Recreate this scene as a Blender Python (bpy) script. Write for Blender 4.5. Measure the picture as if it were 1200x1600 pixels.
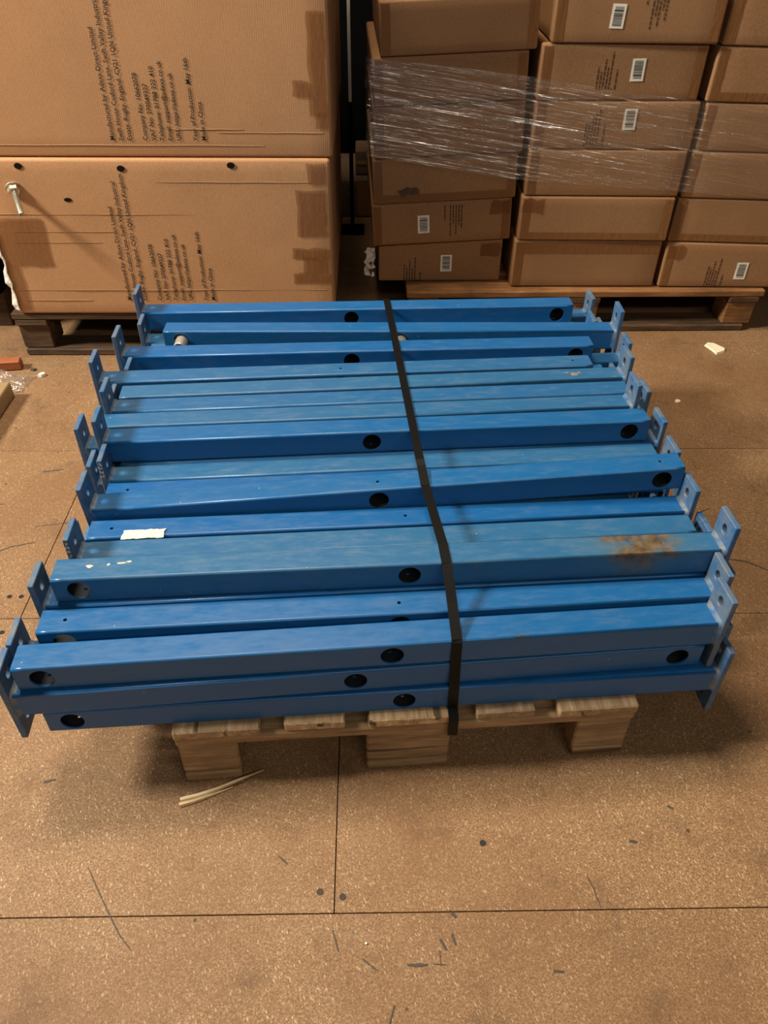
import bpy, bmesh, math, random
from math import radians, sin, cos, pi, tan
from mathutils import Vector, Matrix, noise

for o in list(bpy.data.objects):
    bpy.data.objects.remove(o)
random.seed(7)
SC = bpy.context.scene
COL = SC.collection

# ------------------------------------------------------------------ camera
PITCH, ROLL, YAW, CAM_H, FPX = radians(40.37), radians(0.5685), radians(1.3375), 1.218, 1200.0
fw = Vector((sin(YAW) * cos(PITCH), cos(YAW) * cos(PITCH), -sin(PITCH)))
rt = Vector((cos(YAW), -sin(YAW), 0))
up = rt.cross(fw)
rt, up = rt * cos(ROLL) + up * sin(ROLL), up * cos(ROLL) - rt * sin(ROLL)
cd = bpy.data.cameras.new('camera')
cd.sensor_fit = 'VERTICAL'
cd.sensor_height = 36.0
cd.lens = FPX * 36.0 / 1600.0
cd.clip_start = 0.02
cam = bpy.data.objects.new('camera', cd)
M = Matrix((rt, up, -fw)).transposed().to_4x4()
M.translation = Vector((0, 0, CAM_H))
cam.matrix_world = M
COL.objects.link(cam)
SC.camera = cam

# ------------------------------------------------------------------ world, lamps, exposure
w = bpy.data.worlds.new('world')
SC.world = w
w.use_nodes = True
w.node_tree.nodes['Background'].inputs[0].default_value = (1.0, 0.80, 0.62, 1)
w.node_tree.nodes['Background'].inputs[1].default_value = 0.058


def area(name, loc, target, size, power, color, size_y=None):
    d = bpy.data.lights.new(name, 'AREA')
    d.energy = power
    d.color = color
    d.size = size
    if size_y:
        d.shape = 'RECTANGLE'
        d.size_y = size_y
    o = bpy.data.objects.new(name, d)
    o.location = loc
    o.rotation_euler = (Vector(target) - Vector(loc)).to_track_quat('-Z', 'Y').to_euler()
    COL.objects.link(o)
    return o


area('key_lamp', (-4.2, 1.0, 3.6), (0, 1.2, 0.3), 0.8, 450, (1.0, 0.91, 0.76))
area('overhead_lamp', (-0.75, 2.15, 4.0), (0.0, 1.0, 0.0), 1.3, 135, (1.0, 0.82, 0.60), 0.35)
area('front_fill', (1.4, -2.6, 3.6), (0.8, 1.4, 0.2), 4.2, 58, (1.0, 0.90, 0.74), 0.22)  # added fill behind the camera, lifts the front faces and film streaks

vs = SC.view_settings
vs.view_transform = 'Standard'
vs.look = 'None'
vs.gamma = 1.0
vs.use_curve_mapping = False
vs.exposure = 0.0


# ------------------------------------------------------------------ node helpers
def s2l(c):
    return tuple(((v / 255) / 12.92 if v / 255 <= 0.04045 else ((v / 255 + 0.055) / 1.055) ** 2.4) for v in c) + (1,)


class NT:
    def __init__(s, name):
        s.m = bpy.data.materials.new(name)
        s.m.use_nodes = True
        s.t = s.m.node_tree
        s.b = s.t.nodes['Principled BSDF']
        s.tc = s.t.nodes.new('ShaderNodeTexCoord')

    def n(s, kind, **kw):
        x = s.t.nodes.new('ShaderNode' + kind)
        for k, v in kw.items():
            setattr(x, k, v)
        return x

    def l(s, a, b):
        s.t.links.new(a, b)

    def mapping(s, scale=(1, 1, 1), rot=(0, 0, 0), src=None, loc=(0, 0, 0)):
        m = s.n('Mapping')
        m.inputs['Scale'].default_value = scale
        m.inputs['Rotation'].default_value = rot
        m.inputs['Location'].default_value = loc
        s.l(src or s.tc.outputs['Object'], m.inputs['Vector'])
        return m.outputs[0]

    def noise(s, scale, detail=4, rough=0.55, vec=None):
        x = s.n('TexNoise')
        x.inputs['Scale'].default_value = scale
        x.inputs['Detail'].default_value = detail
        x.inputs['Roughness'].default_value = rough
        s.l(vec or s.tc.outputs['Object'], x.inputs['Vector'])
        return x.outputs[0]

    def ramp(s, src, stops):
        r = s.n('ValToRGB')
        e = r.color_ramp.elements
        while len(e) < len(stops):
            e.new(0.5)
        for el, (p, c) in zip(e, stops):
            el.position = p
            el.color = c if len(c) == 4 else tuple(c) + (1,)
        s.l(src, r.inputs[0])
        return r.outputs[0]

    def mix(s, f, a, b, mode='MIX'):
        x = s.n('Mix', data_type='RGBA', blend_type=mode)
        for sock, v in ((x.inputs['Factor'], f), (x.inputs['A'], a), (x.inputs['B'], b)):
            if isinstance(v, (int, float, tuple)):
                if sock.name == 'Factor':
                    x.inputs[0].default_value = v
                else:
                    (x.inputs[6] if sock.name == 'A' else x.inputs[7]).default_value = v
            else:
                s.l(v, x.inputs[0] if sock.name == 'Factor' else x.inputs[6] if sock.name == 'A' else x.inputs[7])
        return x.outputs[2]

    def math(s, op, a, b=0.0, c=None):
        x = s.n('Math', operation=op)
        for i, v in enumerate((a, b) if c is None else (a, b, c)):
            if isinstance(v, (int, float)):
                x.inputs[i].default_value = v
            else:
                s.l(v, x.inputs[i])
        return x.outputs[0]

    def bump(s, h, strength=0.3, dist=0.001):
        x = s.n('Bump')
        x.inputs['Strength'].default_value = strength
        x.inputs['Distance'].default_value = dist
        s.l(h, x.inputs['Height'])
        s.l(x.outputs[0], s.b.inputs['Normal'])

    def set(s, **kw):
        for k, v in kw.items():
            i = s.b.inputs[k]
            if isinstance(v, (int, float, tuple)):
                i.default_value = v
            else:
                s.l(v, i)
        return s


MAT = {}


def plain(name, rgb, rough=0.6, metal=0.0, bumpscale=None):
    t = NT(name)
    v = t.noise(30, 4)
    c0 = s2l(rgb)
    t.set(**{'Base Color': t.mix(v, tuple(x * 0.8 for x in c0[:3]) + (1,), tuple(min(1, x * 1.2) for x in c0[:3]) + (1,)),
             'Roughness': rough, 'Metallic': metal})
    if bumpscale:
        t.bump(t.noise(bumpscale, 5), 0.4, 0.001)
    MAT[name] = t.m
    return t.m


def mat_floor():
    t = NT('chipboard')
    geo = t.n('NewGeometry')
    pos = geo.outputs['Position']
    oi = t.n('ObjectInfo')
    fine = t.noise(330, 5, 0.7, pos)
    col = t.ramp(fine, [(0.28, s2l((88, 66, 46))), (0.5, s2l((130, 101, 73))), (0.72, s2l((168, 138, 104)))])
    # wood flakes: stretched cells at several angles
    for ang, sc, thr, fac, c in ((0.3, 760, 0.70, 0.36, (200, 170, 130)), (1.25, 860, 0.72, 0.34, (194, 162, 120)),
                                 (2.2, 680, 0.80, 0.42, (210, 184, 146)), (2.8, 460, 0.94, 0.55, (224, 202, 166)),
                                 (0.8, 560, 0.82, 0.40, (84, 60, 40)), (1.8, 700, 0.82, 0.34, (98, 70, 46))):
        rt_ = t.mapping((1, 1, 1), (0, 0, ang), pos)
        mp = t.mapping((1.0, 0.34, 1.0), (0, 0, 0), rt_)
        v = t.n('TexVoronoi')
        v.inputs['Scale'].default_value = sc
        t.l(mp, v.inputs['Vector'])
        sep = t.n('SeparateColor')
        t.l(v.outputs['Color'], sep.inputs[0])
        near = t.math('LESS_THAN', v.outputs['Distance'], 0.42)
        pick = t.math('GREATER_THAN', sep.outputs[0], thr)
        col = t.mix(t.math('MULTIPLY', t.math('MULTIPLY', near, pick), fac), col, s2l(c))
    big = t.noise(2.3, 5, 0.6, pos)
    col = t.mix(t.ramp(big, [(0.40, (0, 0, 0)), (0.68, (0.7, 0.7, 0.7))]), col, s2l((112, 80, 52)))
    grime = t.noise(9, 6, 0.7, pos)
    col = t.mix(t.ramp(grime, [(0.55, (0, 0, 0)), (0.76, (0.65, 0.65, 0.65))]), col, s2l((80, 62, 46)))
    sp = t.n('TexVoronoi')
    sp.inputs['Scale'].default_value = 16
    t.l(pos, sp.inputs['Vector'])
    sc_ = t.n('SeparateColor')
    t.l(sp.outputs['Color'], sc_.inputs[0])
    speck = t.math('MULTIPLY', t.math('LESS_THAN', sp.outputs['Distance'], 0.055), t.math('GREATER_THAN', sc_.outputs[1], 0.72))
    col = t.mix(t.math('MULTIPLY', speck, 0.75), col, s2l((52, 44, 36)))
    tint = t.mix(oi.outputs['Random'], (0.92, 0.90, 0.88, 1), (1.05, 1.02, 1.0, 1))
    col = t.mix(1.0, col, tint, 'MULTIPLY')
    t.set(**{'Base Color': col, 'Roughness': t.ramp(grime, [(0.3, (0.5,) * 3), (0.7, (0.7,) * 3)]), 'Specular IOR Level': 0.35})
    t.bump(fine, 0.25, 0.0008)
    MAT['chipboard'] = t.m


def mat_blue(name, rust=0.0, dust=0.25, worn=None):
    t = NT(name)
    oi = t.n('ObjectInfo')
    rnd = oi.outputs['Random']
    loc = t.n('VectorMath', operation='ADD')
    t.l(t.tc.outputs['Object'], loc.inputs[0])
    t.l(rnd, loc.inputs[1])
    v = loc.outputs[0]
    base = t.mix(rnd, s2l((12, 86, 150)), s2l((20, 92, 148))) if dust < 0.5 else t.mix(rnd, s2l((32, 92, 144)), s2l((44, 98, 140)))  # greyer base at high dust: reflected sheen put into the colour
    mott = t.noise(14, 5, 0.6, v)
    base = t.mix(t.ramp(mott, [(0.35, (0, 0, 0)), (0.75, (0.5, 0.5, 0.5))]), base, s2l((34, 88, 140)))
    mp = t.mapping((3.5, 12, 12), src=v)
    dst = t.noise(6, 6, 0.7, mp)
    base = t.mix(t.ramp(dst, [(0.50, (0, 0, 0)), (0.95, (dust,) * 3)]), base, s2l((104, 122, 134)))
    spk = t.n('TexVoronoi')
    spk.inputs['Scale'].default_value = 42
    t.l(v, spk.inputs['Vector'])
    sep = t.n('SeparateColor')
    t.l(spk.outputs['Color'], sep.inputs[0])
    dot = t.math('MULTIPLY', t.math('LESS_THAN', spk.outputs['Distance'], 0.05), t.math('GREATER_THAN', sep.outputs[0], 0.86))
    base = t.mix(t.math('MULTIPLY', dot, 0.6), base, s2l((190, 190, 182)))
    rough = 0.28
    if rust:
        # a rust stain around one spot of the tube (object space)
        sx = t.n('SeparateXYZ')
        t.l(t.tc.outputs['Object'], sx.inputs[0])
        dx = t.math('ABSOLUTE', t.math('SUBTRACT', sx.outputs[0], worn))
        fall = t.math('SUBTRACT', 1.0, t.math('DIVIDE', dx, 0.16))
        n1 = t.noise(26, 6, 0.75)
        up_ = t.ramp(sx.outputs[2], [(0.0, (0.55,) * 3), (0.048, (1.0,) * 3)])
        f = t.math('MULTIPLY', t.math('MULTIPLY', t.math('MAXIMUM', fall, 0.0), n1), up_)
        msk = t.ramp(f, [(0.26, (0, 0, 0)), (0.44, (rust,) * 3)])
        base = t.mix(t.ramp(f, [(0.12, (0, 0, 0)), (0.4, (0.5, 0.5, 0.5))]), base, s2l((84, 116, 122)))
        base = t.mix(msk, base, t.ramp(t.noise(60, 5), [(0.35, s2l((74, 56, 38))), (0.65, s2l((116, 94, 62)))]))
    t.set(**{'Base Color': base, 'Roughness': t.ramp(dst, [(0.35, (rough,) * 3), (0.85, (0.62,) * 3)]), 'Specular IOR Level': 0.5})
    t.bump(t.noise(160, 3), 0.06, 0.0004)
    MAT[name] = t.m


def mat_plate(name, grime):
    t = NT(name)
    oi = t.n('ObjectInfo')
    rnd = oi.outputs['Random']
    loc = t.n('VectorMath', operation='ADD')
    t.l(t.tc.outputs['Object'], loc.inputs[0])
    t.l(rnd, loc.inputs[1])
    v = loc.outputs[0]
    base = t.mix(rnd, s2l((34, 92, 146)), s2l((50, 96, 140)))
    g = t.noise(32, 6, 0.7, v)
    base = t.mix(t.ramp(g, [(0.38, (0, 0, 0)), (0.66, (grime,) * 3)]), base, s2l((112, 116, 112)))
    g2 = t.noise(70, 4, 0.6, v)
    base = t.mix(t.ramp(g2, [(0.60, (0, 0, 0)), (0.74, (grime * 0.8,) * 3)]), base, s2l((108, 84, 58)))
    t.set(**{'Base Color': base, 'Roughness': 0.5})
    t.bump(g, 0.15, 0.0006)
    MAT[name] = t.m


def mat_wood(name, dark, light, axis=0, gloss=0.75):
    t = NT(name)
    oi = t.n('ObjectInfo')
    loc = t.n('VectorMath', operation='ADD')
    t.l(t.tc.outputs['Object'], loc.inputs[0])
    t.l(oi.outputs['Random'], loc.inputs[1])
    sc = [55, 55, 55]
    sc[axis] = 4
    mp = t.mapping(tuple(sc), src=loc.outputs[0])
    g = t.noise(1.6, 6, 0.65, mp)
    st = t.noise(7, 5, 0.6, loc.outputs[0])
    col = t.ramp(g, [(0.3, s2l(dark)), (0.55, s2l(tuple((a + b) / 2 for a, b in zip(dark, light)))), (0.75, s2l(light))])
    col = t.mix(t.ramp(st, [(0.45, (0, 0, 0)), (0.75, (0.65,) * 3)]), col, s2l(tuple(a * 0.7 for a in dark)))
    sc2 = [38, 38, 38]
    sc2[axis] = 0.8
    ck = t.noise(1.0, 2, 0.5, t.mapping(tuple(sc2), src=loc.outputs[0], loc=(4.2, 1.3, 7.7)))
    col = t.mix(t.ramp(ck, [(0.66, (0, 0, 0)), (0.70, (0.8,) * 3)]), col, s2l(tuple(a * 0.4 for a in dark)))
    tint = t.mix(oi.outputs['Random'], (0.85, 0.85, 0.85, 1), (1.12, 1.08, 1.04, 1))
    col = t.mix(1.0, col, tint, 'MULTIPLY')
    t.set(**{'Base Color': col, 'Roughness': gloss, 'Specular IOR Level': 0.3})
    t.bump(g, 0.5, 0.0015)
    MAT[name] = t.m


def mat_card(name, rgb, crease=0.0):
    t = NT(name)
    oi = t.n('ObjectInfo')
    loc = t.n('VectorMath', operation='ADD')
    t.l(t.tc.outputs['Object'], loc.inputs[0])
    t.l(oi.outputs['Random'], loc.inputs[1])
    v = loc.outputs[0]
    c0 = s2l(rgb)
    n = t.noise(5, 5, 0.6, v)
    col = t.mix(n, tuple(x * 0.82 for x in c0[:3]) + (1,), tuple(x * 1.16 for x in c0[:3]) + (1,))
    fib = t.noise(260, 3, 0.6, v)
    col = t.mix(0.14, col, t.ramp(fib, [(0.3, (0.05, 0.03, 0.02)), (0.7, (0.6, 0.45, 0.3))]))
    t.set(**{'Base Color': col, 'Roughness': 0.68, 'Specular IOR Level': 0.3})
    wv = t.n('TexWave', wave_type='BANDS', bands_direction='X')
    wv.inputs['Scale'].default_value = 55
    wv.inputs['Distortion'].default_value = 0.6
    t.l(v, wv.inputs['Vector'])
    h = t.mix(0.12, t.noise(7, 4, 0.5, v), wv.outputs['Color'])
    t.bump(h, 0.22, 0.004)
    MAT[name] = t.m


def mat_tape(name, rgb, alpha):
    t = NT(name)
    n = t.noise(45, 4)
    t.set(**{'Base Color': s2l(rgb), 'Roughness': 0.22, 'Alpha': alpha})
    mp = t.mapping((30, 6, 9), (0, 0.6, 0))
    t.bump(t.noise(2.5, 4, 0.6, mp), 0.5, 0.004)
    MAT[name] = t.m


def mat_film(name, dens, sc, rot):
    t = NT(name)
    t.t.nodes.remove(t.b)
    out = [n for n in t.t.nodes if n.type == 'OUTPUT_MATERIAL'][0]
    tr = t.n('BsdfTransparent')
    tr.inputs[0].default_value = (0.95, 0.94, 0.93, 1)
    gl = t.n('BsdfGlossy')
    gl.inputs['Color'].default_value = (1, 0.98, 0.95, 1)
    gl.inputs['Roughness'].default_value = 0.2
    df = t.n('BsdfDiffuse')
    df.inputs[0].default_value = (0.62, 0.58, 0.55, 1)
    r0 = t.mapping((1, 1, 1), rot)
    mp = t.mapping(sc, (0, 0, 0), r0)
    h = t.noise(1.0, 3, 0.5, mp)
    mp2 = t.mapping(tuple(v * 1.7 for v in sc), (0, 0, 0), r0, (3.1, 1.7, 5.9))
    folds = t.ramp(t.noise(1.0, 2, 0.5, mp2), [(0.56, (0, 0, 0)), (0.72, (1, 1, 1))])
    bp = t.n('Bump')
    bp.inputs['Strength'].default_value = 1.0
    bp.inputs['Distance'].default_value = 0.012
    t.l(h, bp.inputs['Height'])
    t.l(bp.outputs[0], gl.inputs['Normal'])
    a = t.n('MixShader')
    a.inputs[0].default_value = dens
    t.l(tr.outputs[0], a.inputs[1])
    t.l(df.outputs[0], a.inputs[2])
    b = t.n('MixShader')
    t.l(t.math('MULTIPLY_ADD', folds, 0.5, 0.08), b.inputs[0])
    t.l(a.outputs[0], b.inputs[1])
    t.l(gl.outputs[0], b.inputs[2])
    t.l(b.outputs[0], out.inputs[0])
    MAT[name] = t.m


mat_floor()
mat_blue('blue_paint')
mat_blue('blue_paint_dusty_sheen', dust=0.55)  # real dust plus a sheen painted into the base
mat_blue('blue_paint_rusty', rust=0.95, dust=0.5, worn=0.955)
mat_plate('blue_plate', 0.75)
mat_plate('weld_grey', 0.9)
mat_wood('pallet_wood_x', (120, 94, 68), (200, 168, 128), 0)
mat_wood('pallet_wood_y', (140, 114, 86), (232, 206, 168), 1)
mat_wood('pallet_wood_block', (128, 104, 78), (206, 176, 138), 0)
mat_wood('pallet_wood_pale', (104, 70, 42), (184, 136, 88), 0)
mat_wood('pallet_wood_old', (60, 44, 32), (122, 98, 74), 0)
mat_wood('splinter_wood', (214, 186, 140), (250, 236, 206), 0)
mat_card('card_big', (188, 140, 98))
mat_card('card_small', (150, 109, 72))
mat_card('card_edge', (214, 170, 122))
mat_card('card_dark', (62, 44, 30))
mat_tape('tape_brown', (136, 94, 58), 0.85)
mat_tape('tape_clear', (134, 86, 48), 0.55)
mat_film('stretch_film', 0.035, (2.2, 10, 110), (0, -0.15, 0))
mat_film('plastic_crumple', 0.16, (30, 30, 30), (0, 0, 0))
plain('ink', (30, 24, 20), 0.7)
plain('ink_faded', (66, 46, 32), 0.8)
plain('sticker_white', (232, 228, 218), 0.5)
plain('paper_white', (226, 218, 200), 0.7, bumpscale=60)
plain('strap_black', (13, 14, 16), 0.45)
plain('galvanised', (196, 192, 180), 0.35, 0.6, 90)
plain('bolt_steel', (206, 198, 184), 0.3, 0.7, 90)
plain('screw_dark', (40, 36, 32), 0.5, 0.4)
plain('scuff', (70, 62, 54), 0.7)
plain('shade_black', (6, 6, 6), 0.85, bumpscale=14)  # near-black for the added shade blocks, also the post's lower part
plain('wall_grey', (26, 23, 20), 0.9)
plain('tube_inside', (14, 20, 28), 0.8)
plain('gap_dark', (24, 20, 16), 0.9)
plain('chip_pale', (232, 222, 196), 0.6)
plain('torn_white', (210, 204, 194), 0.6, bumpscale=50)
plain('scrap_red', (150, 84, 48), 0.6)
plain('foam_pale', (150, 128, 92), 0.6)
plain('floor_base', (44, 32, 22), 0.9)
plain('paint_chip', (214, 206, 176), 0.6)
plain('peel_grey', (120, 118, 110), 0.7)
plain('stamp_ink', (16, 40, 62), 0.6)


for nm_, sp_ in (('shade_black', 0.03), ('strap_black', 0.18), ('gap_dark', 0.1), ('wall_grey', 0.05)):
    MAT[nm_].node_tree.nodes['Principled BSDF'].inputs['Specular IOR Level'].default_value = sp_


# ------------------------------------------------------------------ mesh helpers
def mesh(name, verts, faces, smooth=False):
    m = bpy.data.meshes.new(name)
    m.from_pydata([tuple(v) for v in verts], [], faces)
    m.update()
    if smooth:
        for p in m.polygons:
            p.use_smooth = True
    return m


def link(name, me, mat=None, parent=None, loc=None, rot=None):
    o = bpy.data.objects.new(name, me)
    COL.objects.link(o)
    if parent:
        o.parent = parent
    if loc is not None:
        o.location = loc
    if rot is not None:
        o.rotation_euler = rot
    if mat is not None and not me.materials:
        me.materials.append(MAT[mat])
    return o


def empty(name, label, cat, loc=(0, 0, 0), rz=0.0, group=None):
    o = bpy.data.objects.new(name, None)
    o.empty_display_size = 0.05
    COL.objects.link(o)
    o.location = loc
    o.rotation_euler = (0, 0, rz)
    tag(o, label, cat, group)
    return o


def tag(o, label, cat, group=None):
    o['label'] = label
    o['category'] = cat
    if group:
        o['group'] = group
    return o


def boxmesh(name, x0, x1, y0, y1, z0, z1, bev=0.0, seg=1, jitter=0.0):
    bm = bmesh.new()
    r = bmesh.ops.create_cube(bm, size=1)
    for v in bm.verts:
        v.co = Vector(((x0 + x1) / 2 + v.co.x * (x1 - x0), (y0 + y1) / 2 + v.co.y * (y1 - y0), (z0 + z1) / 2 + v.co.z * (z1 - z0)))
        if jitter:
            v.co += Vector([random.uniform(-jitter, jitter) for _ in range(3)])
    if bev:
        bmesh.ops.bevel(bm, geom=bm.edges[:], offset=bev, segments=seg, affect='EDGES', profile=0.5)
    m = bpy.data.meshes.new(name)
    bm.to_mesh(m)
    bm.free()
    if seg > 1:
        for p in m.polygons:
            p.use_smooth = p.area < 4 * bev * max(x1 - x0, y1 - y0, z1 - z0) * 0.5
    return m


def rough_board(name, lx, ly, lz, axis=0, amp=0.0015, nseg=8):
    """a sawn board with slightly wavy faces and worn edges, origin at its lower corner centre"""
    bm = bmesh.new()
    bmesh.ops.create_cube(bm, size=1)
    for v in bm.verts:
        v.co = Vector((v.co.x * lx, v.co.y * ly, (v.co.z + 0.5) * lz))
    es = [e for e in bm.edges if abs((e.verts[0].co - e.verts[1].co).normalized()[axis]) > 0.9]
    bmesh.ops.subdivide_edges(bm, edges=es, cuts=nseg, use_grid_fill=True)
    bmesh.ops.bevel(bm, geom=[e for e in bm.edges if e.calc_face_angle(0) > 0.5], offset=min(0.003, lz * 0.15), segments=1, affect='EDGES')
    s = random.uniform(0, 50)
    for v in bm.verts:
        p = v.co * 14 + Vector((s, s * 0.7, 0))
        d = Vector((noise.noise(p), noise.noise(p + Vector((9, 0, 0))), noise.noise(p + Vector((0, 9, 0)))))
        d[2] *= 0.5
        v.co += d * amp
    m = bpy.data.meshes.new(name)
    bm.to_mesh(m)
    bm.free()
    return m


# ------------------------------------------------------------------ setting: floor of chipboard sheets, walls
fl = link('floor', boxmesh('floor', -4.2, 4.2, -1.9, 5.4, -0.06, -0.021), 'floor_base')
fl['kind'] = 'structure'
SHEET, ROW0 = 2.4, 0.494
offs = {0: -0.058, 1: -0.735, -1: 0.85, 2: 0.62, 3: -0.3}
panel_cache = {}
for n in range(-4, 8):
    y0 = ROW0 + 0.6 * n
    off = offs.get(n, -0.4 + 0.9 * math.sin(n * 2.1))
    x = off - 2 * SHEET
    while x < 3.9:
        a, b = max(x, -4.1), min(x + SHEET, 4.1)
        if b - a > 0.05:
            key = round(b - a, 3)
            if key not in panel_cache:
                panel_cache[key] = boxmesh('chipboard_panel', -(b - a) / 2 + 0.0008, (b - a) / 2 - 0.0008, 0.0008, 0.5992, -0.02, 0.0, 0.0005)
            link('chipboard_panel', panel_cache[key], 'chipboard', fl, ((a + b) / 2, y0, random.uniform(-0.0006, 0.0)))
        x += SHEET

for nm, dims in (('wall_back', (-4.2, 4.2, 5.3, 5.4, -0.02, 3.6)), ('wall_right', (4.1, 4.2, -1.9, 5.4, -0.02, 3.6))):
    o = link(nm, boxmesh(nm, *dims), 'wall_grey')
    o['kind'] = 'structure'


# scuffs and screw heads in the chipboard
def scuff(pts, wid):
    vs_, fs = [], []
    for i, (x, y) in enumerate(pts):
        t = i / (len(pts) - 1)
        ww = wid * (0.25 + 0.75 * math.sin(pi * (0.12 + 0.8 * t)))
        a = pts[min(i + 1, len(pts) - 1)]
        b = pts[max(i - 1, 0)]
        d = Vector((a[0] - b[0], a[1] - b[1]))
        d.normalize()
        vs_ += [(x - d.y * ww, y + d.x * ww, 0.0005), (x + d.y * ww, y - d.x * ww, 0.0005)]
        if i:
            k = 2 * i
            fs.append((k - 2, k - 1, k + 1, k))
    link('scuff_mark', mesh('scuff_mark', vs_, fs), 'scuff', fl)


for pts, wd in (([(-0.45, 0.57), (-0.425, 0.534), (-0.40, 0.50), (-0.375, 0.467), (-0.353, 0.446)], 0.0009),
                ([(0.338, 0.545), (0.344, 0.525), (0.349, 0.497)], 0.0010),
                ([(0.050, 0.421), (0.066, 0.4205), (0.080, 0.421)], 0.0024),
                ([(0.088, 0.4215), (0.106, 0.4205)], 0.0012), ([(0.098, 0.440), (0.0985, 0.422)], 0.0012),
                ([(0.120, 0.492), (0.126, 0.486)], 0.005), ([(0.118, 0.462), (0.122, 0.447)], 0.0028),
                ([(-0.150, 0.583), (-0.143, 0.577), (-0.135, 0.570)], 0.0018),
                ([(-0.78, 1.33), (-0.83, 1.315), (-0.87, 1.29)], 0.002), ([(-0.72, 1.40), (-0.80, 1.385)], 0.0015),
                ([(0.02, 0.34), (0.03, 0.37)], 0.002), ([(-0.015, 0.43), (0.005, 0.415)], 0.002),
                ([(0.42, 0.60), (0.432, 0.598)], 0.005), ([(-0.56, 0.50), (-0.60, 0.43), (-0.63, 0.38)], 0.0008), 
                ([(0.10, 0.455), (0.108, 0.44)], 0.0035), ([(-0.06, 0.47), (-0.055, 0.455), (-0.05, 0.44)], 0.0012), ([(0.50, 0.66), (0.508, 0.655)], 0.004), ([(0.80, 1.42), (0.84, 1.44)], 0.0025), ([(0.95, 1.35), (0.99, 1.30)], 0.002),
                ([(0.86, 1.60), (0.86, 1.64)], 0.0015), ([(-0.90, 1.47), (-0.96, 1.46)], 0.003), ([(-0.85, 1.60), (-0.80, 1.61)], 0.004), ([(0.26, 0.41), (0.275, 0.409)], 0.003),
                ([(-0.566, 0.717), (-0.548, 0.722)], 0.004), ([(0.78, 1.27), (0.86, 1.25), (0.90, 1.22)], 0.002)):
    scuff(pts, wd)


def disc(name, r, h, n=14):
    vs_ = [(r * cos(2 * pi * i / n), r * sin(2 * pi * i / n), z) for z in (0, h) for i in range(n)]
    fs = [tuple(range(n, 2 * n))] + [(i, (i + 1) % n, n + (i + 1) % n, n + i) for i in range(n)]
    return mesh(name, vs_, fs)


sm = disc('screw_head', 0.0052, 0.0006)
for p in ((-0.081, 0.526), (-0.046, 0.518), (-0.779, 1.157), (-0.754, 1.157), (-0.759, 1.056), (0.18, 0.60), (-0.70, 1.62)):
    link('screw_head', sm, 'screw_dark', fl, (p[0], p[1], 0))


# ------------------------------------------------------------------ the pallet under the crossbars
def pallet_long(root, W, D, woods, deck_ws, H=0.145, front_board_full=True):
    """deck boards run along Y (depth), cross boards along X, blocks, runners along Y"""
    x = -W / 2
    gap = (W - sum(deck_ws)) / (len(deck_ws) - 1)
    for i, bw in enumerate(deck_ws):
        m = rough_board('deck_board', bw, D + (0.004, -0.006, 0.0, -0.004, 0.006)[i % 5], 0.021, 1, 0.0016, 10)
        link('deck_board', m, woods[0], root, (x + bw / 2, D / 2, H - 0.0215))
        x += bw + gap
    for y in (0.06, D / 2, D - 0.06):
        m = rough_board('cross_board', W, 0.118, 0.021, 0, 0.0014, 10)
        link('cross_board', m, woods[1], root, (0, y, H - 0.0435))
    bx = (-W / 2 + 0.05, 0, W / 2 - 0.048)
    for y in (0.064, D / 2, D - 0.064):
        for i, xx in enumerate(bx):
            bw = (0.098, 0.142, 0.094)[i]
            m = rough_board('block', bw, 0.12, H - 0.0435 - 0.0225, 0, 0.002, 3)
            link('block', m, woods[2], root, (xx, y, 0.0222))
    for i, xx in enumerate(bx):
        m = rough_board('runner_board', (0.097, 0.142, 0.093)[i], D, 0.021, 1, 0.0012, 10)
        link('runner_board', m, woods[1], root, (xx, D / 2, 0.0008))


PA = radians(3.39)
pf = Vector((0.063, 0.7395, 0))
pal = empty('pallet', 'worn wooden pallet carrying the stack of blue steel crossbars', 'pallet', pf, PA)
pallet_long(pal, 0.772, 1.2, ('pallet_wood_y', 'pallet_wood_x', 'pallet_wood_block'), (0.142, 0.1, 0.142, 0.1, 0.136))

# ------------------------------------------------------------------ blue steel crossbars
TL, TW, RC, WALL = 1.095, 0.050, 0.0038, 0.003
A_ = TW / 2 - RC
HOLES = (0.040, 0.570)


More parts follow.
